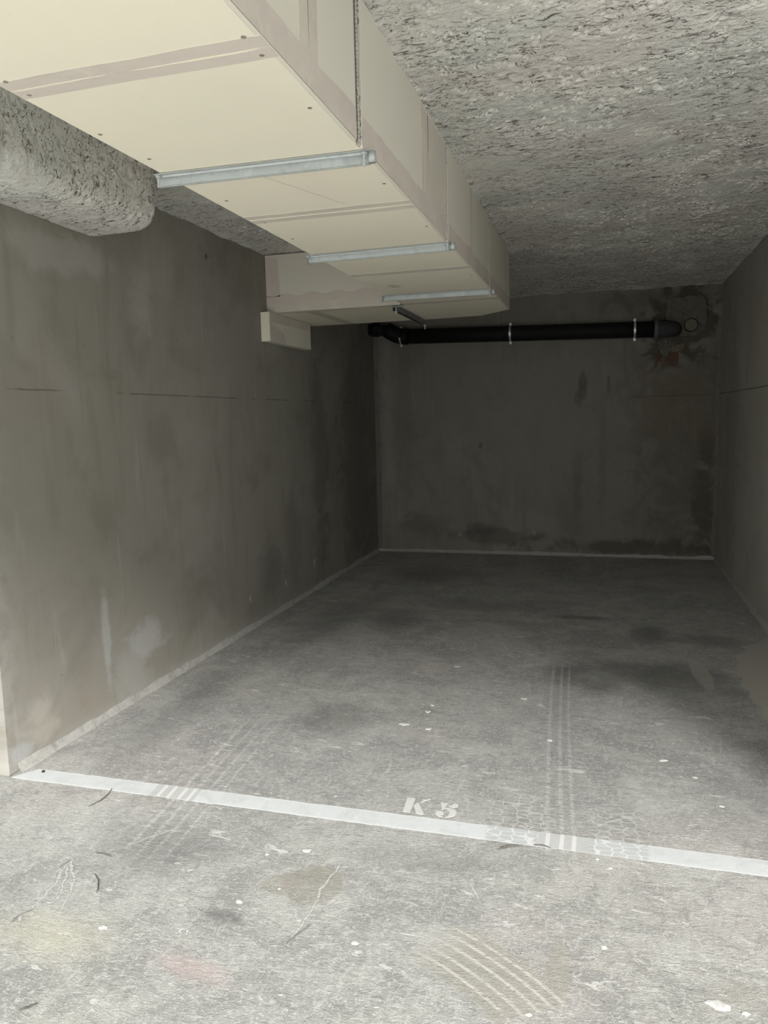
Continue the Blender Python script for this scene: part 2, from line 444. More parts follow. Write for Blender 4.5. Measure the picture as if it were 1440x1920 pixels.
    c.mix(((q_,)*3 if q_ < 1 else (1, 1, 1)), 1.0, 1.0, 'MULTIPLY')
    # hairline joint between the two pours, broken where it was filled
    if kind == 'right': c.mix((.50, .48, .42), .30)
    if kind == 'left': c.mix((.10, .095, .085), a.ss(5.5, 7.8), .30)  # left wall: dimming toward the far end painted into its colour
    jl = (z-jz+(M.noise(6, 3, .6, 0, v, off=77)-.5)*.012).abs()
    brk = M.noise(1.7, 3, .6, 0, v, k=(1, 0, 0), off=80 if kind != 'right' else 83).ss(.43, .5)
    if kind == 'back': brk = brk*a.ss(.2, .35)*.6
    if kind == 'right': brk = brk.max(.7)
    c.mix((.045, .04, .035), jl.ss(.006, .002)*brk, {'left': .5, 'back': .7, 'right': .8}[kind])
    bump = M.noise(18, 5, .7, .4, v)
    return M.out(c, bump, .2, .006)

def m_spray():
    M = Mat('sprayed_insulation', .97)
    cl = M.noise(2.6, 4, .6, .3)
    c = M.col((.76, .74, .68))
    c.mix((.62, .645, .595), M.noise(1.9, 2, .5, off=5).ss(.46, .58), .45)
    c.mix((.72, .645, .60), M.noise(2.1, 2, .5, off=15).ss(.5, .62), .42)
    f = M.noise(38, 4, .78, 1.2, k=(1, 1.7, 1.7))
    c.mix((.42, .40, .365), f.ss(.53, .66), .42)
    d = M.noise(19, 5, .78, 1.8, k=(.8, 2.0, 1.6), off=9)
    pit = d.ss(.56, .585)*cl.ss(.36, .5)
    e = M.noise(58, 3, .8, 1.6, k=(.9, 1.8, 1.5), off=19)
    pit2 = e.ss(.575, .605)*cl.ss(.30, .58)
    c.mix((.08, .07, .06), pit, .9)  # shade inside pits and cracks painted in as dark colour
    c.mix((.12, .11, .095), pit2, .70)  # same painted shade for the finer pits
    c.mix((.84, .82, .77), M.noise(90, 3, .7, 1.0, off=29).ss(.56, .66), .3)
    b = f*.45-d.ss(.56, .585)*.8
    return M.out(c, b, .7, .009)

def m_board(tone=0):
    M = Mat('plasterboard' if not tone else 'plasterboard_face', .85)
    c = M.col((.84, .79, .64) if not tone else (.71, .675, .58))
    c.mix((.76, .72, .59), M.noise(1.6, 3, .5).ss(.45, .7), .35)
    c.mix((.82, .69, .585), M.noise(2.4, 2, .5, off=7).ss(.58, .75), .25)
    c.mix((.50, .47, .39), M.noise(34, 4, .7).ss(.62, .75), .15)
    if not tone:
        c.mix((.42, .38, .33), M.seg(M.x, M.y, (-1.09, 2.406), (-.942, 2.81), .0022), .45)
        c.mix((.42, .39, .32), M.blob(M.x, M.y, -1.24, 4.62, .05, .07, .4, 1.1, (M.noise(30, 3, .6)-.5)*1.2), .5)
    return M.out(c, M.noise(60, 3, .6), .06, .002)

def m_tape():
    M = Mat('joint_compound', .9)
    c = M.col((.64, .575, .505)); c.mix((.56, .51, .45), M.noise(6, 5, .65, .5).ss(.42, .68), .6)
    c.mix((.72, .66, .58), M.noise(14, 4, .7, .8, off=5).ss(.56, .7), .5)
    return M.out(c, M.noise(30, 4, .65), .15, .003)

def m_tape_dark():
    M = Mat('joint_compound_thin', .9)
    c = M.col((.62, .575, .485)); c.mix((.69, .64, .54), M.noise(9, 4, .6).ss(.45, .65), .6)
    return M.out(c)

def m_mortar(name, base):
    M = Mat(name, .95)
    c = M.col(base); c.mix(tuple(v*.55 for v in base), M.noise(14, 5, .7, .8).ss(.48, .7), .6)
    c.mix(tuple(min(1, v*1.35) for v in base), M.noise(38, 4, .7, .8, off=6).ss(.55, .7), .5)
    return M.out(c, M.noise(40, 5, .7), .6, .008)

def m_zinc(name, base, rough=.45, metal=.75):
    M = Mat(name, rough, metal)
    c = M.col(base); c.mix(tuple(v*.72 for v in base), M.noise(22, 5, .7, .8).ss(.48, .68), .6)
    c.mix(tuple(min(1, v*1.25) for v in base), M.noise(9, 3, .6, .8, k=(1, 4, 1), off=6).ss(.56, .68), .5)
    return M.out(c, M.noise(50, 3, .6), .1, .002)

def m_plain(name, base, rough=.5, metal=0.0, var=.25, sc=30):
    M = Mat(name, rough, metal)
    c = M.col(base); c.mix(tuple(v*(1-var) for v in base), M.noise(sc, 4, .65).ss(.45, .65), .8)
    return M.out(c)

FLOOR = m_floor(); LINE = m_line(); STEN = m_stencil()
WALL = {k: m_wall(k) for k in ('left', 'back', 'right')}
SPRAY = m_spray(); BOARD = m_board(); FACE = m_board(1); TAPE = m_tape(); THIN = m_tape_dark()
FILLET = m_mortar('fillet_mortar', (.37, .36, .335)); CORNER = m_mortar('corner_mortar', (.175, .163, .14)); PATCH = m_mortar('patch_mortar', (.15, .14, .115)); RAW = m_mortar('broken_brick_mortar', (.15, .085, .06))
GROOVE = m_mortar('groove_mortar', (.19, .175, .15))
ZINC = m_zinc('galvanised_steel', (.44, .465, .455), .5, .35); ROD = m_zinc('threaded_rod_steel', (.50, .47, .42), .5, .5)
DARKST = m_zinc('dark_galvanised_steel', (.20, .21, .215), .6, .4)
PVC = m_plain('black_pipe', (.006, .006, .006), .7, 0, .3); RUB = m_plain('rubber_sleeve', (.055, .055, .058), .8, 0, .5, 60)
CLAMP = m_zinc('clamp_steel', (.62, .62, .60), .4, .7)
PLUG = m_mortar('plug_mortar', (.19, .17, .125)); CHIP = m_plain('white_plaster', (.62, .62, .59), .9, 0, .2, 80)
TWIG = m_plain('dry_twig', (.13, .12, .105), .9, 0, .5, 90); SCREW = m_plain('screw_head_filler', (.30, .27, .22), .8, 0, .3)
BLACK = m_plain('black_rubber', (.03, .03, .03), .8)
OUT = m_mortar('outside_bounce', (.74, .73, .70))  # pale tone picked so unseen surfaces bounce light inward

#@@STRUCTURE
# ------------------------------------------------------------------ floor
fl = mesh_obj('floor', [(-14, 1.1, 0), (9, 1.1, 0), (9, YB+.3, 0), (-14, YB+.3, 0), (-14, 1.1, -.2), (9, 1.1, -.2), (9, YB+.3, -.2), (-14, YB+.3, -.2)],
              [(0, 1, 2, 3), (7, 6, 5, 4), (0, 4, 5, 1), (1, 5, 6, 2), (2, 6, 7, 3), (3, 7, 4, 0)], FLOOR)
struct(fl, 'grey power-floated concrete floor with tyre tracks and stains')

struct(box('floor_bounce', (-14, -7.5, -.2), (9, 1.0995, 0), OUT))  # unseen pale slab added to bounce light up onto duct and ceiling
# ------------------------------------------------------------------ walls
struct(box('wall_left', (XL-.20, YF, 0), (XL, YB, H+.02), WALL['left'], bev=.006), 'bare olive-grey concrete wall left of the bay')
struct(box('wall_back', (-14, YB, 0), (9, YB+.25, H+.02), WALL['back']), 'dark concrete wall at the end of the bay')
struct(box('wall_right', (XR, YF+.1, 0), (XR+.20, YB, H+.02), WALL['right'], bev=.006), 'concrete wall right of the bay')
struct(box('wall_far_left', (-14.2, YE, 0), (-14, YB+.25, H+.02), OUT))  # unseen closing wall added against sky light leaking in
struct(box('wall_far_right', (9, YE, 0), (9.2, YB+.25, H+.02), OUT))  # likewise unseen, added to shut out stray sky light
struct(box('wall_bounce', (-14, -7.9, 0), (9, -7.5, 2.5), OUT))  # unseen wall, kept pale and low so more light reaches the deep end

# ------------------------------------------------------------------ ceiling: slab plus rough sprayed underside
gx = np.arange(XL+.0, XR+.001, .010); gy = np.arange(1.6, YB+.001, .010)
X, Y = np.meshgrid(gx, gy)
hgt = spray_height(X, Y, 3)
edge = np.clip(1-np.minimum(X-XL, XR-X)/.06, 0, 1)+np.clip(1-(YB-Y)/.06, 0, 1)
duct_e = np.exp(-((X-DX1)/.05)**2)*(Y < 6.1)
Z = H-hgt-.02*duct_e*fbm(X*9, Y*9, 77, 3)-edge*.015*fbm(X*7, Y*7, 55, 3)
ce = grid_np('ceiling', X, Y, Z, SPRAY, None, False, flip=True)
struct(ce, 'rough grey sprayed ceiling with dark pits')
slab = bmesh.new()
add_box(slab, (-14, YE, H+.035), (9, YB+.25, H+.30))
add_box(slab, (-14, YE, H), (9, 1.62, H+.034)); add_box(slab, (-14, 1.62, H), (XL+.001, YB, H+.034)); add_box(slab, (XR-.001, 1.62, H), (9, YB, H+.034))
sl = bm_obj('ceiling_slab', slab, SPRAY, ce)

# downstand beam coated with the same spray, running over the left wall
ys = np.arange(YE, 3.36, .010)
prof = []
x0b, x1b, zb = XL+.002, -2.085, 2.432
for t in np.linspace(0, 1, 26)[:-1]: prof.append((x0b+(x1b-.09-x0b)*t, zb, 0, -1))
for t in np.linspace(0, math.pi/2, 12)[:-1]: prof.append((x1b-.09+.09*math.sin(t), zb+.09-.09*math.cos(t), math.sin(t), -math.cos(t)))
for t in np.linspace(0, 1, 22): prof.append((x1b, zb+.09+(H-zb-.08)*t, 1, 0))
prof = np.array(prof); sarc = np.concatenate([[0], np.cumsum(np.hypot(np.diff(prof[:, 0]), np.diff(prof[:, 1])))])
rows = []
def beam_row(y, inset, yy):
    h = spray_height(sarc*1.0+20, np.full_like(sarc, y), 91)*.8-inset
    return np.stack([prof[:, 0]+prof[:, 2]*h, np.full_like(sarc, yy), prof[:, 1]-(-prof[:, 3])*h*1.0], -1)
for y in ys: rows.append(beam_row(y, 0, y))
for k, t in enumerate(np.linspace(0, math.pi/2, 6)[1:]): rows.append(beam_row(3.36+k*.01, .03*(1-math.cos(t)), 3.345+.03*math.sin(t)))
ctr = np.array([x0b, 3.378, H+.02])
last = rows[-1]
for t in np.linspace(0, 1, 16)[1:]:
    r = last.copy(); r[:, 0] = last[:, 0]*(1-t)+ctr[0]*t; r[:, 2] = last[:, 2]*(1-t)+ctr[2]*t
    r[:, 1] += (fbm(r[:, 0]*30, r[:, 2]*30, 5)-.5)*.01*(1 if t < 1 else 0); rows.append(r)
R = np.stack(rows)
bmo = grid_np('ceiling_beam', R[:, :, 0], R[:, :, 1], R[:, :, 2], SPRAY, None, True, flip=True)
struct(bmo, 'grey spray-coated concrete beam above the left wall')

# mortar coves at the foot of the walls and in the corners
def cove(name, axis, a0, a1, fixed, sgn, hgt_, dep, seed, label=None, n=220):
    t = np.linspace(0, 1, n); a = a0+(a1-a0)*t
    wv = fbm(a*6, a*0, seed, 4)*.7+.62
    prof_ = [(0, 1.0), (.18, .93), (.34, .55), (.6, .25), (1.0, 0.0)]
    Xs = np.zeros((n, len(prof_))); Zs = Xs.copy()
    for k, (d, h) in enumerate(prof_):
        Xs[:, k] = fixed+sgn*(dep*d*wv+.001+(fbm(a*40, a*0+k, seed+3)-.5)*.004*(0 < k < 4)); Zs[:, k] = hgt_*h*wv+(.001 if k == 4 else 0)
    A = np.repeat(a[:, None], len(prof_), 1)
    if axis == 'y': o = grid_np(name, Xs, A, Zs, FILLET, None, True)
    else: o = grid_np(name, A, Xs, Zs, FILLET, None, True)
    return struct(o, label)
cove('baseboard_left', 'y', YF+.05, YB, XL, 1, .038, .026, 4, 'pale mortar fillet along the foot of the left wall')
cove('baseboard_right', 'y', YF+.2, YB, XR, -1, .036, .024, 14, 'mortar fillet along the foot of the right wall')
cove('baseboard_back', 'x', XL, XR, YB, -1, .034, .022, 24, 'mortar fillet along the foot of the back wall')
def strip(name, xx, sgn, wd, zt, seed, label):
    bm = bmesh.new(); n = 70; vs = []
    for i in range(n+1):
        z = .03+(zt-.03)*i/n; q = float(fbm(np.array([z*5]), np.array([seed*1.0]), seed)[0])*.6+.7
        vs.append([bm.verts.new((xx, YB-.012*q, z)), bm.verts.new((xx+sgn*wd*q*.6, YB-.010*q, z)), bm.verts.new((xx+sgn*wd*q, YB-.0005, z))])
    for p, q in zip(vs, vs[1:]):
        for k in range(2): bm.faces.new((p[k], p[k+1], q[k+1], q[k]))
    return struct(bm_obj(name, bm, CORNER, None, True), label)
strip('trim_1', XL, 1, .06, H, 3, 'pale mortar strip in the back left corner')
strip('trim_2', XR, -1, .035, H-.35, 6, 'pale mortar strip in the back right corner')

#@@OBJECTS
# ------------------------------------------------------------------ boxed duct of plasterboard
duct = thing('boxed_duct', (-1.04, 3.3, ZD), 'cream plasterboard boxed duct hanging under the ceiling with side branch', 'duct')
TH = .0125
Y0D = YE+.02; EY = 6.0; EY2 = 6.26; BY0, BY1 = 5.39, 6.26
ybr = [Y0D, 1.615, 2.31, 2.903, 3.60, 4.20, 4.95, 5.385]
for a, b in zip(ybr, ybr[1:]):
    box('bottom_board', (DX0, a+.0008, ZD), (DX1-TH-.0003, b-.0008, ZD+TH), BOARD, duct, .0006)
# end board with the chamfered corner, then the underside of the branch
prism('bottom_board', [(DX0, 5.386), (DX1-TH-.0003, 5.386), (DX1-TH-.0003, 5.955), (-.97, 6.232), (DX0, EY2)], ZD, ZD+TH, BOARD, duct)
box('branch_bottom_board', (-2.10, BY0, ZD), (DX0-.001, BY1, ZD+TH), BOARD, duct, .0006)
box('branch_bottom_board', (XL+.003, BY0, ZD), (-2.102, BY1, ZD+TH), BOARD, duct, .0006)
# right side boards, open grooves where the hanger rods run
GR = [(2.205, 2.262), (3.515, 3.568), (4.862, 4.902)]
side = [Y0D, 1.885, 2.205, None, 2.262, 3.10, 3.515, None, 3.568, 4.21, 4.862, None, 4.902, 5.96]
for a, b in zip(side, side[1:]):
    if a is None or b is None: continue
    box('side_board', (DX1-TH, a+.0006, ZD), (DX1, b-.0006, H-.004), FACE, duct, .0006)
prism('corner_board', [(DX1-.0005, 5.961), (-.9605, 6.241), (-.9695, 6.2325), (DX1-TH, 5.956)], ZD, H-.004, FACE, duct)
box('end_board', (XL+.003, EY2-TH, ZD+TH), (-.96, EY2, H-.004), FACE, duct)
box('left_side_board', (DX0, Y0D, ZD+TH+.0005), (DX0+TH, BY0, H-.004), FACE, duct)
box('branch_front_board', (XL+.003, BY0, ZD+.0005), (DX0, BY0+TH, H-.004), FACE, duct)
for a, b in GR:
    bm = bmesh.new(); n = 60                                       # rough backing inside each groove
    vs = []
    for i in range(n+1):
        z = ZD+.014+(H-.01-ZD-.014)*i/n
        low = 1.0 if (z < ZD+.16 or z > H-.09) else .15
        vs.append([bm.verts.new((DX1-.007+low*.008*(random.random()-.3)-(.004 if k in (1, 4) else 0), a+(b-a)*k/5, z)) for k in range(6)])
    for p, q in zip(vs, vs[1:]):
        for k in range(5): bm.faces.new((p[k], p[k+1], q[k+1], q[k]))
    bm_obj('groove_backing', bm, GROOVE, duct)['label'] = 'rough mortar backing in the hanger groove'
# joint compound bands, a millimetre proud
def band_bottom(x0, x1, y0, y1, mt, z=ZD, nm='joint_tape'):
    n = 24; lo, hi = [], []
    sd = random.random()*50
    for i in range(n+1):
        xx = x0+(x1-x0)*i/n; wv = (float(fbm(np.array([xx*7+sd]), np.array([sd]), 3)[0])-.5)*.018
        lo.append((xx, y0+wv)); hi.append((xx, y1+wv*.6))
    prism(nm, lo+hi[::-1], z-.0009, z+.0005, mt, duct)
E_ = .004
band_bottom(DX0+E_, DX1-E_, 1.565, 1.612, TAPE); band_bottom(DX0+E_, DX1-E_, 1.618, 1.662, TAPE)
band_bottom(DX0+E_, DX1-E_, 2.848, 2.895, THIN); band_bottom(DX0+E_, DX1-E_, 2.912, 2.958, THIN)
band_bottom(DX0+E_, DX1-E_, 4.165, 4.235, THIN); band_bottom(DX0+E_, DX1-E_, 5.31, 5.39, THIN)
band_bottom(-2.43, DX0, 5.40, 5.43, TAPE)
prism('joint_tape', [(-2.14, 5.42), (-2.05, 5.42), (-2.02, 6.25), (-2.11, 6.25)], ZD-.0009, ZD+.0005, THIN, duct)
def band_side(poly, mt, nm='joint_tape', d=.0010): prism(nm, poly, DX1-.0005, DX1+d, mt, duct, 'x')
for a, b in ((Y0D, 2.203), (2.264, 3.513), (3.57, 4.86), (4.904, 5.95)):
    n = 40; lo = [(a+(b-a)*i/n, ZD+.0005) for i in range(n+1)]
    hi = [(a+(b-a)*i/n, ZD+.085+(float(fbm(np.array([i*.35+a*3]), np.array([a]), 8)[0])-.5)*.03) for i in range(n+1)]
    band_side(lo+hi[::-1], TAPE)
    hi2 = [(q[0], q[1]-.038) for q in hi]
    band_side(lo+hi2[::-1], TAPE, d=.0017)
for a, b, mt in ((1.78, 1.84, THIN), (1.84, 1.90, TAPE), (3.045, 3.085, THIN), (3.095, 3.16, TAPE), (3.16, 3.49, THIN), (4.17, 4.25, THIN)):
    band_side([(a, ZD+.08), (b, ZD+.075), (b+.004, H-.02), (a-.004, H-.02)], mt, d=.0007)
n = 24
def band_front(poly, mt, d=.001): prism('joint_tape', poly, BY0-d, BY0+.0005, mt, duct, 'y')
band_front([(-2.435+.043*i, ZD+.003) for i in range(25)]+[(-1.403-.043*i, ZD+.13+.012*math.sin(i*1.3)) for i in range(25)], TAPE)
band_front([(-2.435+.043*i, ZD+.003) for i in range(25)]+[(-1.403-.043*i, ZD+.07+.005*math.sin(i*.9)) for i in range(25)], THIN, .0018)
band_front([(XL+.006, ZD+.12), (-2.33, ZD+.12), (-2.345, H-.02), (XL+.006, H-.02)], TAPE)
for i, (sx, sy) in enumerate([(-.734, 1.559), (-.732, 1.644), (-1.35, 1.570), (-1.35, 1.647), (-1.351, 1.921), (-.738, 1.945), (-1.338, 2.139), (-.733, 2.625), (-.726, 3.252), (-1.33, 2.62), (-1.335, 3.25), (-.735, 4.45), (-1.33, 2.95)]):
    bm = bmesh.new(); add_tube(bm, [(sx, sy, ZD-.0012), (sx, sy, ZD+.001)], .0062, 10); bm_obj('screw', bm, SCREW, duct)
settle(duct)

# ------------------------------------------------------------------ boxed block on the left wall under the branch
blk = thing('boxed_casing', (-2.41, 5.7, 2.085), 'short white boxed casing on the left wall beneath the duct branch', 'casing')
bx0, bx1, by0, by1, bz0, bz1 = XL+.003, -2.375, 5.27, 6.10, 2.085, ZD-.002
box('end_panel', (bx0, by0, bz0), (bx1, by0+.012, bz1-.0), BOARD, blk, .001)
box('side_panel', (bx1-.012, by0+.0125, bz0), (bx1, by1, bz1), FACE, blk, .001)
box('bottom_panel', (bx0, by0+.0125, bz0), (bx1-.0125, by1, bz0+.012), FACE, blk, .001)
prism('joint_tape', [(by0+.014, bz1-.07), (by1-.01, bz1-.06), (by1-.01, bz1-.002), (by0+.014, bz1-.002)], bx1-.0005, bx1+.001, TAPE, blk, 'x')
prism('joint_tape', [(by0+.014, bz0+.004), (by0+.3, bz0+.004), (by0+.27, bz0+.08), (by0+.05, bz0+.13), (by0+.014, bz0+.16)], bx1-.0005, bx1+.001, TAPE, blk, 'x')
settle(blk)

# ------------------------------------------------------------------ hanger profiles under the duct
def screw_thread(bm, x, y, z0, z1, r=.0052):
    n = max(4, int((z1-z0)/.006)); pts, rad = [], []
    for i in range(n+1):
        pts.append((x, y, z0+(z1-z0)*i/n)); rad.append(r if i % 2 else r*.78)
    add_tube(bm, pts, rad, 8)
def hexnut(bm, x, y, z, r=.010, h=.008):
    add_prism(bm, [(x+r*math.cos(math.pi*k/3), y+r*math.sin(math.pi*k/3)) for k in range(6)], z, z+h)
def support(y0, y1, xl, xr, label, ry):
    """galvanised angle across the duct: flange against the board, leg hanging at its far side"""
    g = thing('support_rail', ((xl+xr)/2, (y0+y1)/2, ZD-.03), label, 'metal rail', 'galvanised rails under the boxed duct')
    yy = lambda x: y0+(y1-y0)*(x-xl)/(xr-xl)
    pf = [(0, -.0022), (0, -.0045), (.016, -.0045), (.019, -.0095), (.0225, -.0045), (.036, -.0045), (.0375, -.030), (.0352, -.0325), (.0352, -.0345), (.041, -.0345), (.0405, -.0022)]
    bm = bmesh.new(); A = [bm.verts.new((xl, yy(xl)+a, ZD+b)) for a, b in pf]; Bv = [bm.verts.new((xr, yy(xr)+a, ZD+b)) for a, b in pf]
    bm.faces.new(A[::-1]); bm.faces.new(Bv)
    for i in range(len(pf)):
        j = (i+1) % len(pf); bm.faces.new((A[i], A[j], Bv[j], Bv[i]))
    bm_obj('rail', bm, ZINC, g)
    # hanger end: folded lip, rod, nuts and washer at the right end
    xe = xr-.012
    bm = bmesh.new(); add_tube(bm, [(xr+.010, yy(xr)+.004+.016, ZD-.0345), (xr+.010, yy(xr)+.020, ZD-.003)], .0125, 14)
    bm_obj('end_collar', bm, ZINC, g, True)
    rx = DX1-.004
    bm = bmesh.new(); screw_thread(bm, rx, ry, ZD-.006, H-.006, .0055); bm_obj('threaded_rod', bm, ROD, g)
    bm = bmesh.new(); screw_thread(bm, xe, yy(xe)+.010, ZD-.046, ZD-.002, .0045); bm_obj('rod_end', bm, ZINC, g)
    bm = bmesh.new(); hexnut(bm, xe, yy(xe)+.010, ZD-.014, .0095, .008); bm_obj('nut', bm, ZINC, g)
    # left end: rod and nut just clear of the board
    lx = xl+.012
    bm = bmesh.new(); screw_thread(bm, lx, yy(lx)+.012, ZD-.042, ZD-.002, .0045); bm_obj('rod_end', bm, DARKST if y0 > 3 else ZINC, g)
    bm = bmesh.new(); hexnut(bm, lx, yy(lx)+.012, ZD-.013, .0095, .008); bm_obj('nut', bm, ZINC, g)
    settle(g); return g
support(2.262, 2.280, -1.405, -.688, 'galvanised rail under the duct, the nearest, largest and closest to the picture top', 2.238)
support(3.585, 3.562, -1.412, -.688, 'galvanised rail across the duct, the middle of the three', 3.545)
support(4.915, 4.930, -1.415, -.690, 'galvanised rail across the duct, farthest, beside the short dark rail', 4.884)
g = thing('support_rail', (-1.445, 5.85, ZD-.03), 'short dark steel rail running lengthwise under the duct branch', 'metal rail')
pf = [(-.021, -.0022), (.021, -.0022), (.021, -.036), (.013, -.036), (.013, -.0335), (.0185, -.0335), (.0185, -.005), (-.0185, -.005), (-.0185, -.0335), (-.013, -.0335), (-.013, -.036), (-.021, -.036)]
bm = bmesh.new(); add_prism(bm, [(-1.445+a, ZD+b) for a, b in pf], 5.40, 6.30, 'y'); bm_obj('rail', bm, DARKST, g)
bm = bmesh.new(); screw_thread(bm, -1.445, 5.42, ZD-.06, ZD-.004, .006); hexnut(bm, -1.445, 5.42, ZD-.048, .012, .010); bm_obj('rod_end', bm, ZINC, g)
bm = bmesh.new(); screw_thread(bm, -1.43, 6.285, ZD-.075, ZD-.004, .006); hexnut(bm, -1.43, 6.285, ZD-.05, .012, .010); bm_obj('rod_end', bm, ZINC, g)
box('washer_plate', (-1.47, 5.375, ZD-.012), (-1.38, 5.397, ZD-.0095), ZINC, g)
settle(g)

# ------------------------------------------------------------------ drain pipe on the back wall
PY = 8.055; PR = .078
pz = lambda x: 2.350-.0230*(x+1.53)
pipe = thing('drain_pipe', (-.8, PY, 2.26), 'black drain pipe running along the top of the back wall', 'pipe')
tube('pipe_run', [(-2.06, PY, pz(-2.06)), (-1.0, PY, pz(-1.0)), (.0, PY, pz(0)), (.50, PY, pz(.50))], PR, PVC, pipe, 24)
tube('elbow', [(-2.02, PY, pz(-2.05)), (-2.08, PY, pz(-2.05)+.002), (-2.15, PY-.004, pz(-2.05)+.020), (-2.21, PY-.012, pz(-2.05)+.052), (-2.26, PY-.02, pz(-2.05)+.085)],
     [PR+.007, PR+.007, PR+.004, PR+.003, PR], PVC, pipe, 24)
tube('pipe_end', [(-2.22, PY-.015, pz(-2.05)+.06), (-2.34, PY-.03, pz(-2.05)+.085), (XL-.02, PY-.03, pz(-2.05)+.085)], .058, PVC, pipe, 20)
tube('collar', [(-2.405, PY-.03, pz(-2.05)+.085), (-2.335, PY-.03, pz(-2.05)+.085)], .074, PVC, pipe, 20)
tube('sleeve', [(.485, PY, pz(.485)), (.50, PY, pz(.5)), (.58, PY, pz(.58)), (.615, PY+.006, pz(.6)), (.645, PY+.026, pz(.63)), (.66, PY+.06, pz(.64)), (.662, YB+.01, pz(.64))],
     [PR+.003, PR+.006, PR+.004, PR, PR-.004, PR-.008, PR-.008], RUB, pipe, 24)['label'] = 'mottled rubber sleeve'
o = tube('sleeve_ring', [(.470, PY, pz(.47)), (.508, PY, pz(.508))], PR+.009, m_plain('grey_ring', (.14, .14, .14), .6), pipe, 24)
o['label'] = 'paler grey clamping ring'
settle(pipe)
def clamp(x, label):
    g = thing('pipe_clamp', (x, PY, pz(x)), label, 'clamp', 'metal clamps on the drain pipe')
    z = pz(x); bm = bmesh.new(); n = 28; rs = []
    for k in range(n):
        a = 2*math.pi*k/n
        rs.append([bm.verts.new((x+dx, PY+math.cos(a)*r, z+math.sin(a)*r)) for dx, r in ((-.010, PR+.001), (-.010, PR+.006), (.010, PR+.006), (.010, PR+.001))])
    for k in range(n):
        p, q = rs[k], rs[(k+1) % n]
        for j in range(4): bm.faces.new((p[j], p[(j+1) % 4], q[(j+1) % 4], q[j]))
    bm_obj('ring', bm, CLAMP, g)
    for s in (-1, 1):
        bm = bmesh.new()
        add_box(bm, (x-.011, PY-.012, z+s*(PR+.016)-.013), (x+.011, PY+.004, z+s*(PR+.016)+.013))
        add_tube(bm, [(x, PY-.024, z+s*(PR+.018)), (x, PY+.012, z+s*(PR+.018))], .0065, 8)
        bm_obj('screw_ear', bm, CLAMP, g)
    bm = bmesh.new(); add_tube(bm, [(x, PY+PR, z), (x, YB+.004, z)], .006, 8); bm_obj('wall_stud', bm, CLAMP, g)
    settle(g)
clamp(-2.095, 'steel clamp on the black pipe by its left elbow')
clamp(-.93, 'steel clamp at the middle of the black pipe')
clamp(.288, 'steel clamp on the black pipe near the rubber sleeve')
stub = thing('capped_stub', (.815, YB-.03, 2.335), 'round mortar-filled pipe stub right of the black pipe end', 'pipe stub')
tube('stub_pipe', [(.815, YB-.050, 2.335), (.815, YB-.0005, 2.335)], .066, PVC, stub, 24)
tube('mortar_plug', [(.815, YB-.058, 2.335), (.815, YB-.046, 2.335)], [.056, .060], PLUG, stub, 24)
settle(stub)
# made-good opening in the back wall round the pipe end
wb = bpy.data.objects['wall_back']
def rough_patch(name, outline, th, mat, seed, label=None):
    bm = bmesh.new(); cx = sum(p[0] for p in outline)/len(outline); cz = sum(p[1] for p in outline)/len(outline)
    rnd = random.Random(seed); rings = []
    dense = []
    for (a, b), (c_, d_) in zip(outline, outline[1:]+outline[:1]):
        for t in (0, .25, .5, .75): dense.append((a+(c_-a)*t+rnd.uniform(-.008, .008), b+(d_-b)*t+rnd.uniform(-.008, .008)))
    for s_, y_ in ((1.0, 0.001), (.97, th*.8), (.8, th), (.5, th), (.2, th)):
        rings.append([bm.verts.new((cx+(a-cx)*s_, YB-y_-(rnd.uniform(-.3, .3)*th if s_ < 1 else 0), cz+(b-cz)*s_)) for a, b in dense])
    for p, q in zip(rings, rings[1:]):
        for k in range(len(p)): bm.faces.new((p[k], p[(k+1) % len(p)], q[(k+1) % len(p)], q[k]))
    bm.faces.new(rings[-1])
    o = bm_obj(name, bm, mat, wb)
    if label: o['label'] = label
rough_patch('mortar_patch', [(.58, 2.44), (.60, 2.61), (.78, 2.62), (.93, 2.63), (.97, 2.48), (.95, 2.28), (.86, 2.22), (.72, 2.23), (.60, 2.30)], .022, PATCH, 3, 'rough mortar patch round the pipe end')
rough_patch('mortar_patch', [(.50, 2.18), (.58, 2.23), (.66, 2.16), (.60, 2.04), (.54, 2.07)], .018, PATCH, 5)
rough_patch('brick_chunk', [(.64, 2.15), (.78, 2.17), (.75, 2.10), (.66, 2.09)], .022, PLUG, 7)
rough_patch('brick_chunk', [(.62, 2.09), (.72, 2.09), (.70, 1.98), (.64, 1.96)], .008, RAW, 9, 'reddish broken brick')

# ------------------------------------------------------------------ painted line and bay number
pts_lo, pts_hi = [], []
rnd = random.Random(4); n = 150
xs_ = [XL+.012+(4.6)*i/n for i in range(n+1)]
lo = [(x, 2.534+rnd.uniform(-.0016, .0016)) for x in xs_]; hi = [(x, 2.630+rnd.uniform(-.0018, .0018)) for x in xs_]
hi = [(x, min(y, 2.545+(x-XL-.012)*1.5)) for x, y in hi]
ln = prism('painted_line', lo+hi[::-1], 0.0, .0006, LINE)
tag(ln, 'white painted line across the mouth of the parking bay', 'painted line')
num = thing('bay_number', (-.63, 2.71, 0), 'white stencilled bay number K 5 just behind the painted line', 'stencilled number')
def glyph(name, polys, label):
    bm = bmesh.new()
    for p in polys: add_prism(bm, p, 0.0002, .0012)
    o = bm_obj(name, bm, STEN, num); o['label'] = label
glyph('letter', [[(-0.7301, 2.7599), (-0.6983, 2.7614), (-0.6931, 2.6531), (-0.7229, 2.6527)], [(-0.6724, 2.7329), (-0.6634, 2.7543), (-0.6708, 2.7587), (-0.6375, 2.7692), (-0.6519, 2.754)], [(-0.6935, 2.7103), (-0.6784, 2.7315), (-0.6409, 2.6571), (-0.6448, 2.6476), (-0.6691, 2.6512)]], 'stencilled letter K')
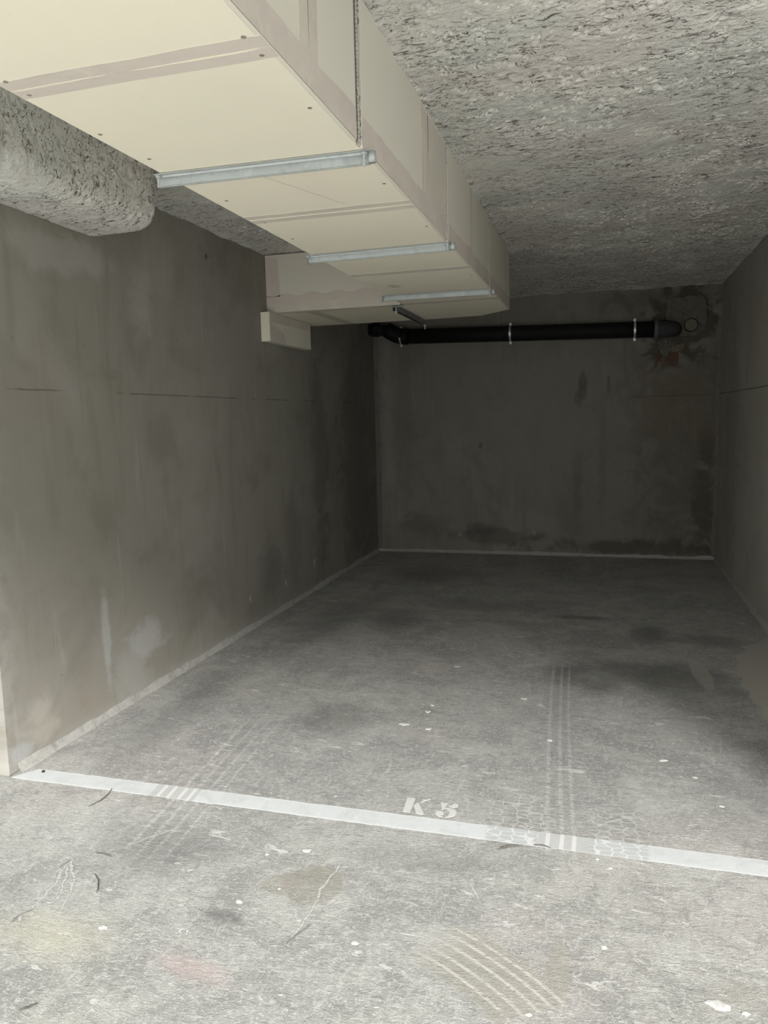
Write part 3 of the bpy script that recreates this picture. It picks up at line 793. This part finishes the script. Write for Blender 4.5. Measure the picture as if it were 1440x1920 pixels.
glyph('digit', [[(-0.5955, 2.7564), (-0.5802, 2.749), (-0.5658, 2.7585), (-0.5729, 2.7072), (-0.5792, 2.7018)], [(-0.5642, 2.7438), (-0.5492, 2.7375), (-0.546, 2.7532), (-0.535, 2.7608), (-0.5229, 2.7488), (-0.5238, 2.7337), (-0.5382, 2.7254), (-0.5523, 2.7279)], [(-0.5732, 2.7145), (-0.5543, 2.7191), (-0.5309, 2.7125), (-0.5195, 2.6911), (-0.5222, 2.6668), (-0.539, 2.6534), (-0.5569, 2.6467), (-0.5481, 2.6629), (-0.5454, 2.6801), (-0.5514, 2.6979), (-0.5623, 2.7098)], [(-0.5999, 2.6718), (-0.5942, 2.6852), (-0.5783, 2.6914), (-0.5673, 2.6796), (-0.5673, 2.6677), (-0.5819, 2.6618), (-0.5649, 2.6504), (-0.5791, 2.6484), (-0.593, 2.6568)]], 'stencilled digit 5')
settle(num)

# ------------------------------------------------------------------ small things lying on the floor
def chip(x, y, r, label, seed, th=.004, el=1.0, ang=0.0, mat=CHIP, name='plaster_chip', cat='plaster chip', group='white plaster chips on the floor'):
    rn = random.Random(seed); bm = bmesh.new(); k = 11
    rad = [r*rn.uniform(.7, 1.15) for _ in range(k)]
    def ring(s_, z): return [bm.verts.new((x+(rad[i]*s_*math.cos(2*math.pi*i/k)*el)*math.cos(ang)-(rad[i]*s_*math.sin(2*math.pi*i/k))*math.sin(ang),
                                          y+(rad[i]*s_*math.cos(2*math.pi*i/k)*el)*math.sin(ang)+(rad[i]*s_*math.sin(2*math.pi*i/k))*math.cos(ang), z)) for i in range(k)]
    a, b, c_ = ring(1, 0), ring(.92, th*.6), ring(.55, th)
    for p, q in ((a, b), (b, c_)):
        for i in range(k): bm.faces.new((p[i], p[(i+1) % k], q[(i+1) % k], q[i]))
    bm.faces.new(c_); bm.faces.new(a[::-1])
    tag(bm_obj(name, bm, mat), label, cat, group)
CH = [(-.848, 3.645, .026, 1.0, 'white plaster chip in mid floor, under two smaller ones'),
      (-.843, 3.735, .014, 1.4, 'small white plaster chip just beyond a larger one in mid floor'),
      (-.925, 3.464, .032, 1.4, 'wide white plaster chip at the left of the mid-floor cluster'),
      (-.798, 3.433, .022, 1.2, 'bright white plaster chip in front of the mid-floor cluster'),
      (-.223, 3.434, .018, 1.5, 'flat pale chip beside the right tyre track, near side'),
      (-.39, 3.934, .020, 1.8, 'flat pale chip left of the right tyre track, far side'),
      (.266, 3.333, .020, 1.6, 'pale chip on the floor toward the right wall, before the dark stain'),
      (.451, 2.975, .012, 1.8, 'thin pale chip near the right picture edge behind the line'),
      (-.002, 2.504, .010, 1.0, 'tiny white chip touching the front of the painted line'),
      (.039, 2.461, .011, 1.4, 'small white chip lying just before the painted line on the right'),
      (.019, 2.063, .017, 1.0, 'white chip on the floor right of the curved skid mark'),
      (.300, 1.917, .028, 1.9, 'large white scrape of plaster at the lower right corner'),
      (.360, 1.903, .013, 1.3, 'small white chip beside the large one at the lower right'),
      (-1.428, 1.786, .016, 1.4, 'white chip in the left foreground below the scratches'),
      (-.672, 1.908, .015, 1.2, 'white chip alone in the centre foreground'),
      (-.983, 2.316, .016, 1.6, 'white chip just beyond the damp heart-shaped stain'),
      (-1.084, 1.998, .016, 1.2, 'pale chip left of the damp stain'),
      (-.987, 2.090, .007, 1.2, 'tiny white crumb on the left edge of the damp stain'),
      (-1.110, 2.262, .008, 1.5, 'small white crumb left of the chip beyond the damp stain'),
      (.380, 3.198, .010, 1.8, 'small flat chip on the right, nearer than the pale one'),
      (-.828, 4.376, .012, 3.0, 'pale sliver of plaster far in mid floor'),
      (-.163, 1.765, .012, 1.3, 'white crumb below the curved skid mark')]
for i, (x, y, r, el, lb) in enumerate(CH): chip(x, y, r*.62, lb, 40+i, .003 if r > .012 else .0022, el, random.uniform(-.3, .3))
chip(-2.333, 2.609, .008, 'small black pellet on the left end of the painted line', 91, .008, 1.0, 0, BLACK, 'pellet', 'pellet', None)
def twig(pts, r, label):
    P = [Vector((a, b, r+.0005)) for a, b in pts]; out = []
    for i in range(len(P)-1):
        for t in (0, .33, .66): out.append(P[i].lerp(P[i+1], t))
    out.append(P[-1]); k = len(out)
    rad = [r*(.35+.65*math.sin(math.pi*(i+.6)/(k+.2))) for i in range(k)]
    tag(tube('twig', out, rad, TWIG, None, 6), label, 'twig', 'thin dry twigs on the floor')
twig([(-1.940, 2.395), (-1.922, 2.448), (-1.924, 2.50), (-1.940, 2.545)], .0028, 'thin dark twig touching the line at the left')
twig([(-1.624, 2.012), (-1.590, 1.985), (-1.562, 1.945), (-1.553, 1.925)], .0026, 'short curved twig right of the fan of scratches')
twig([(-1.435, 1.450), (-1.42, 1.462), (-1.404, 1.482)], .0024, 'short twig at the lower left edge')
twig([(-1.705, 2.123), (-1.670, 2.124), (-1.632, 2.116)], .0022, 'thin twig above the fan of scratches')
twig([(-.326, 2.493), (-.300, 2.512), (-.268, 2.523)], .0026, 'dark twig in front of the line near the right track')
twig([(-.215, 2.538), (-.185, 2.541), (-.158, 2.531)], .0026, 'dark twig against the line edge near the right track')
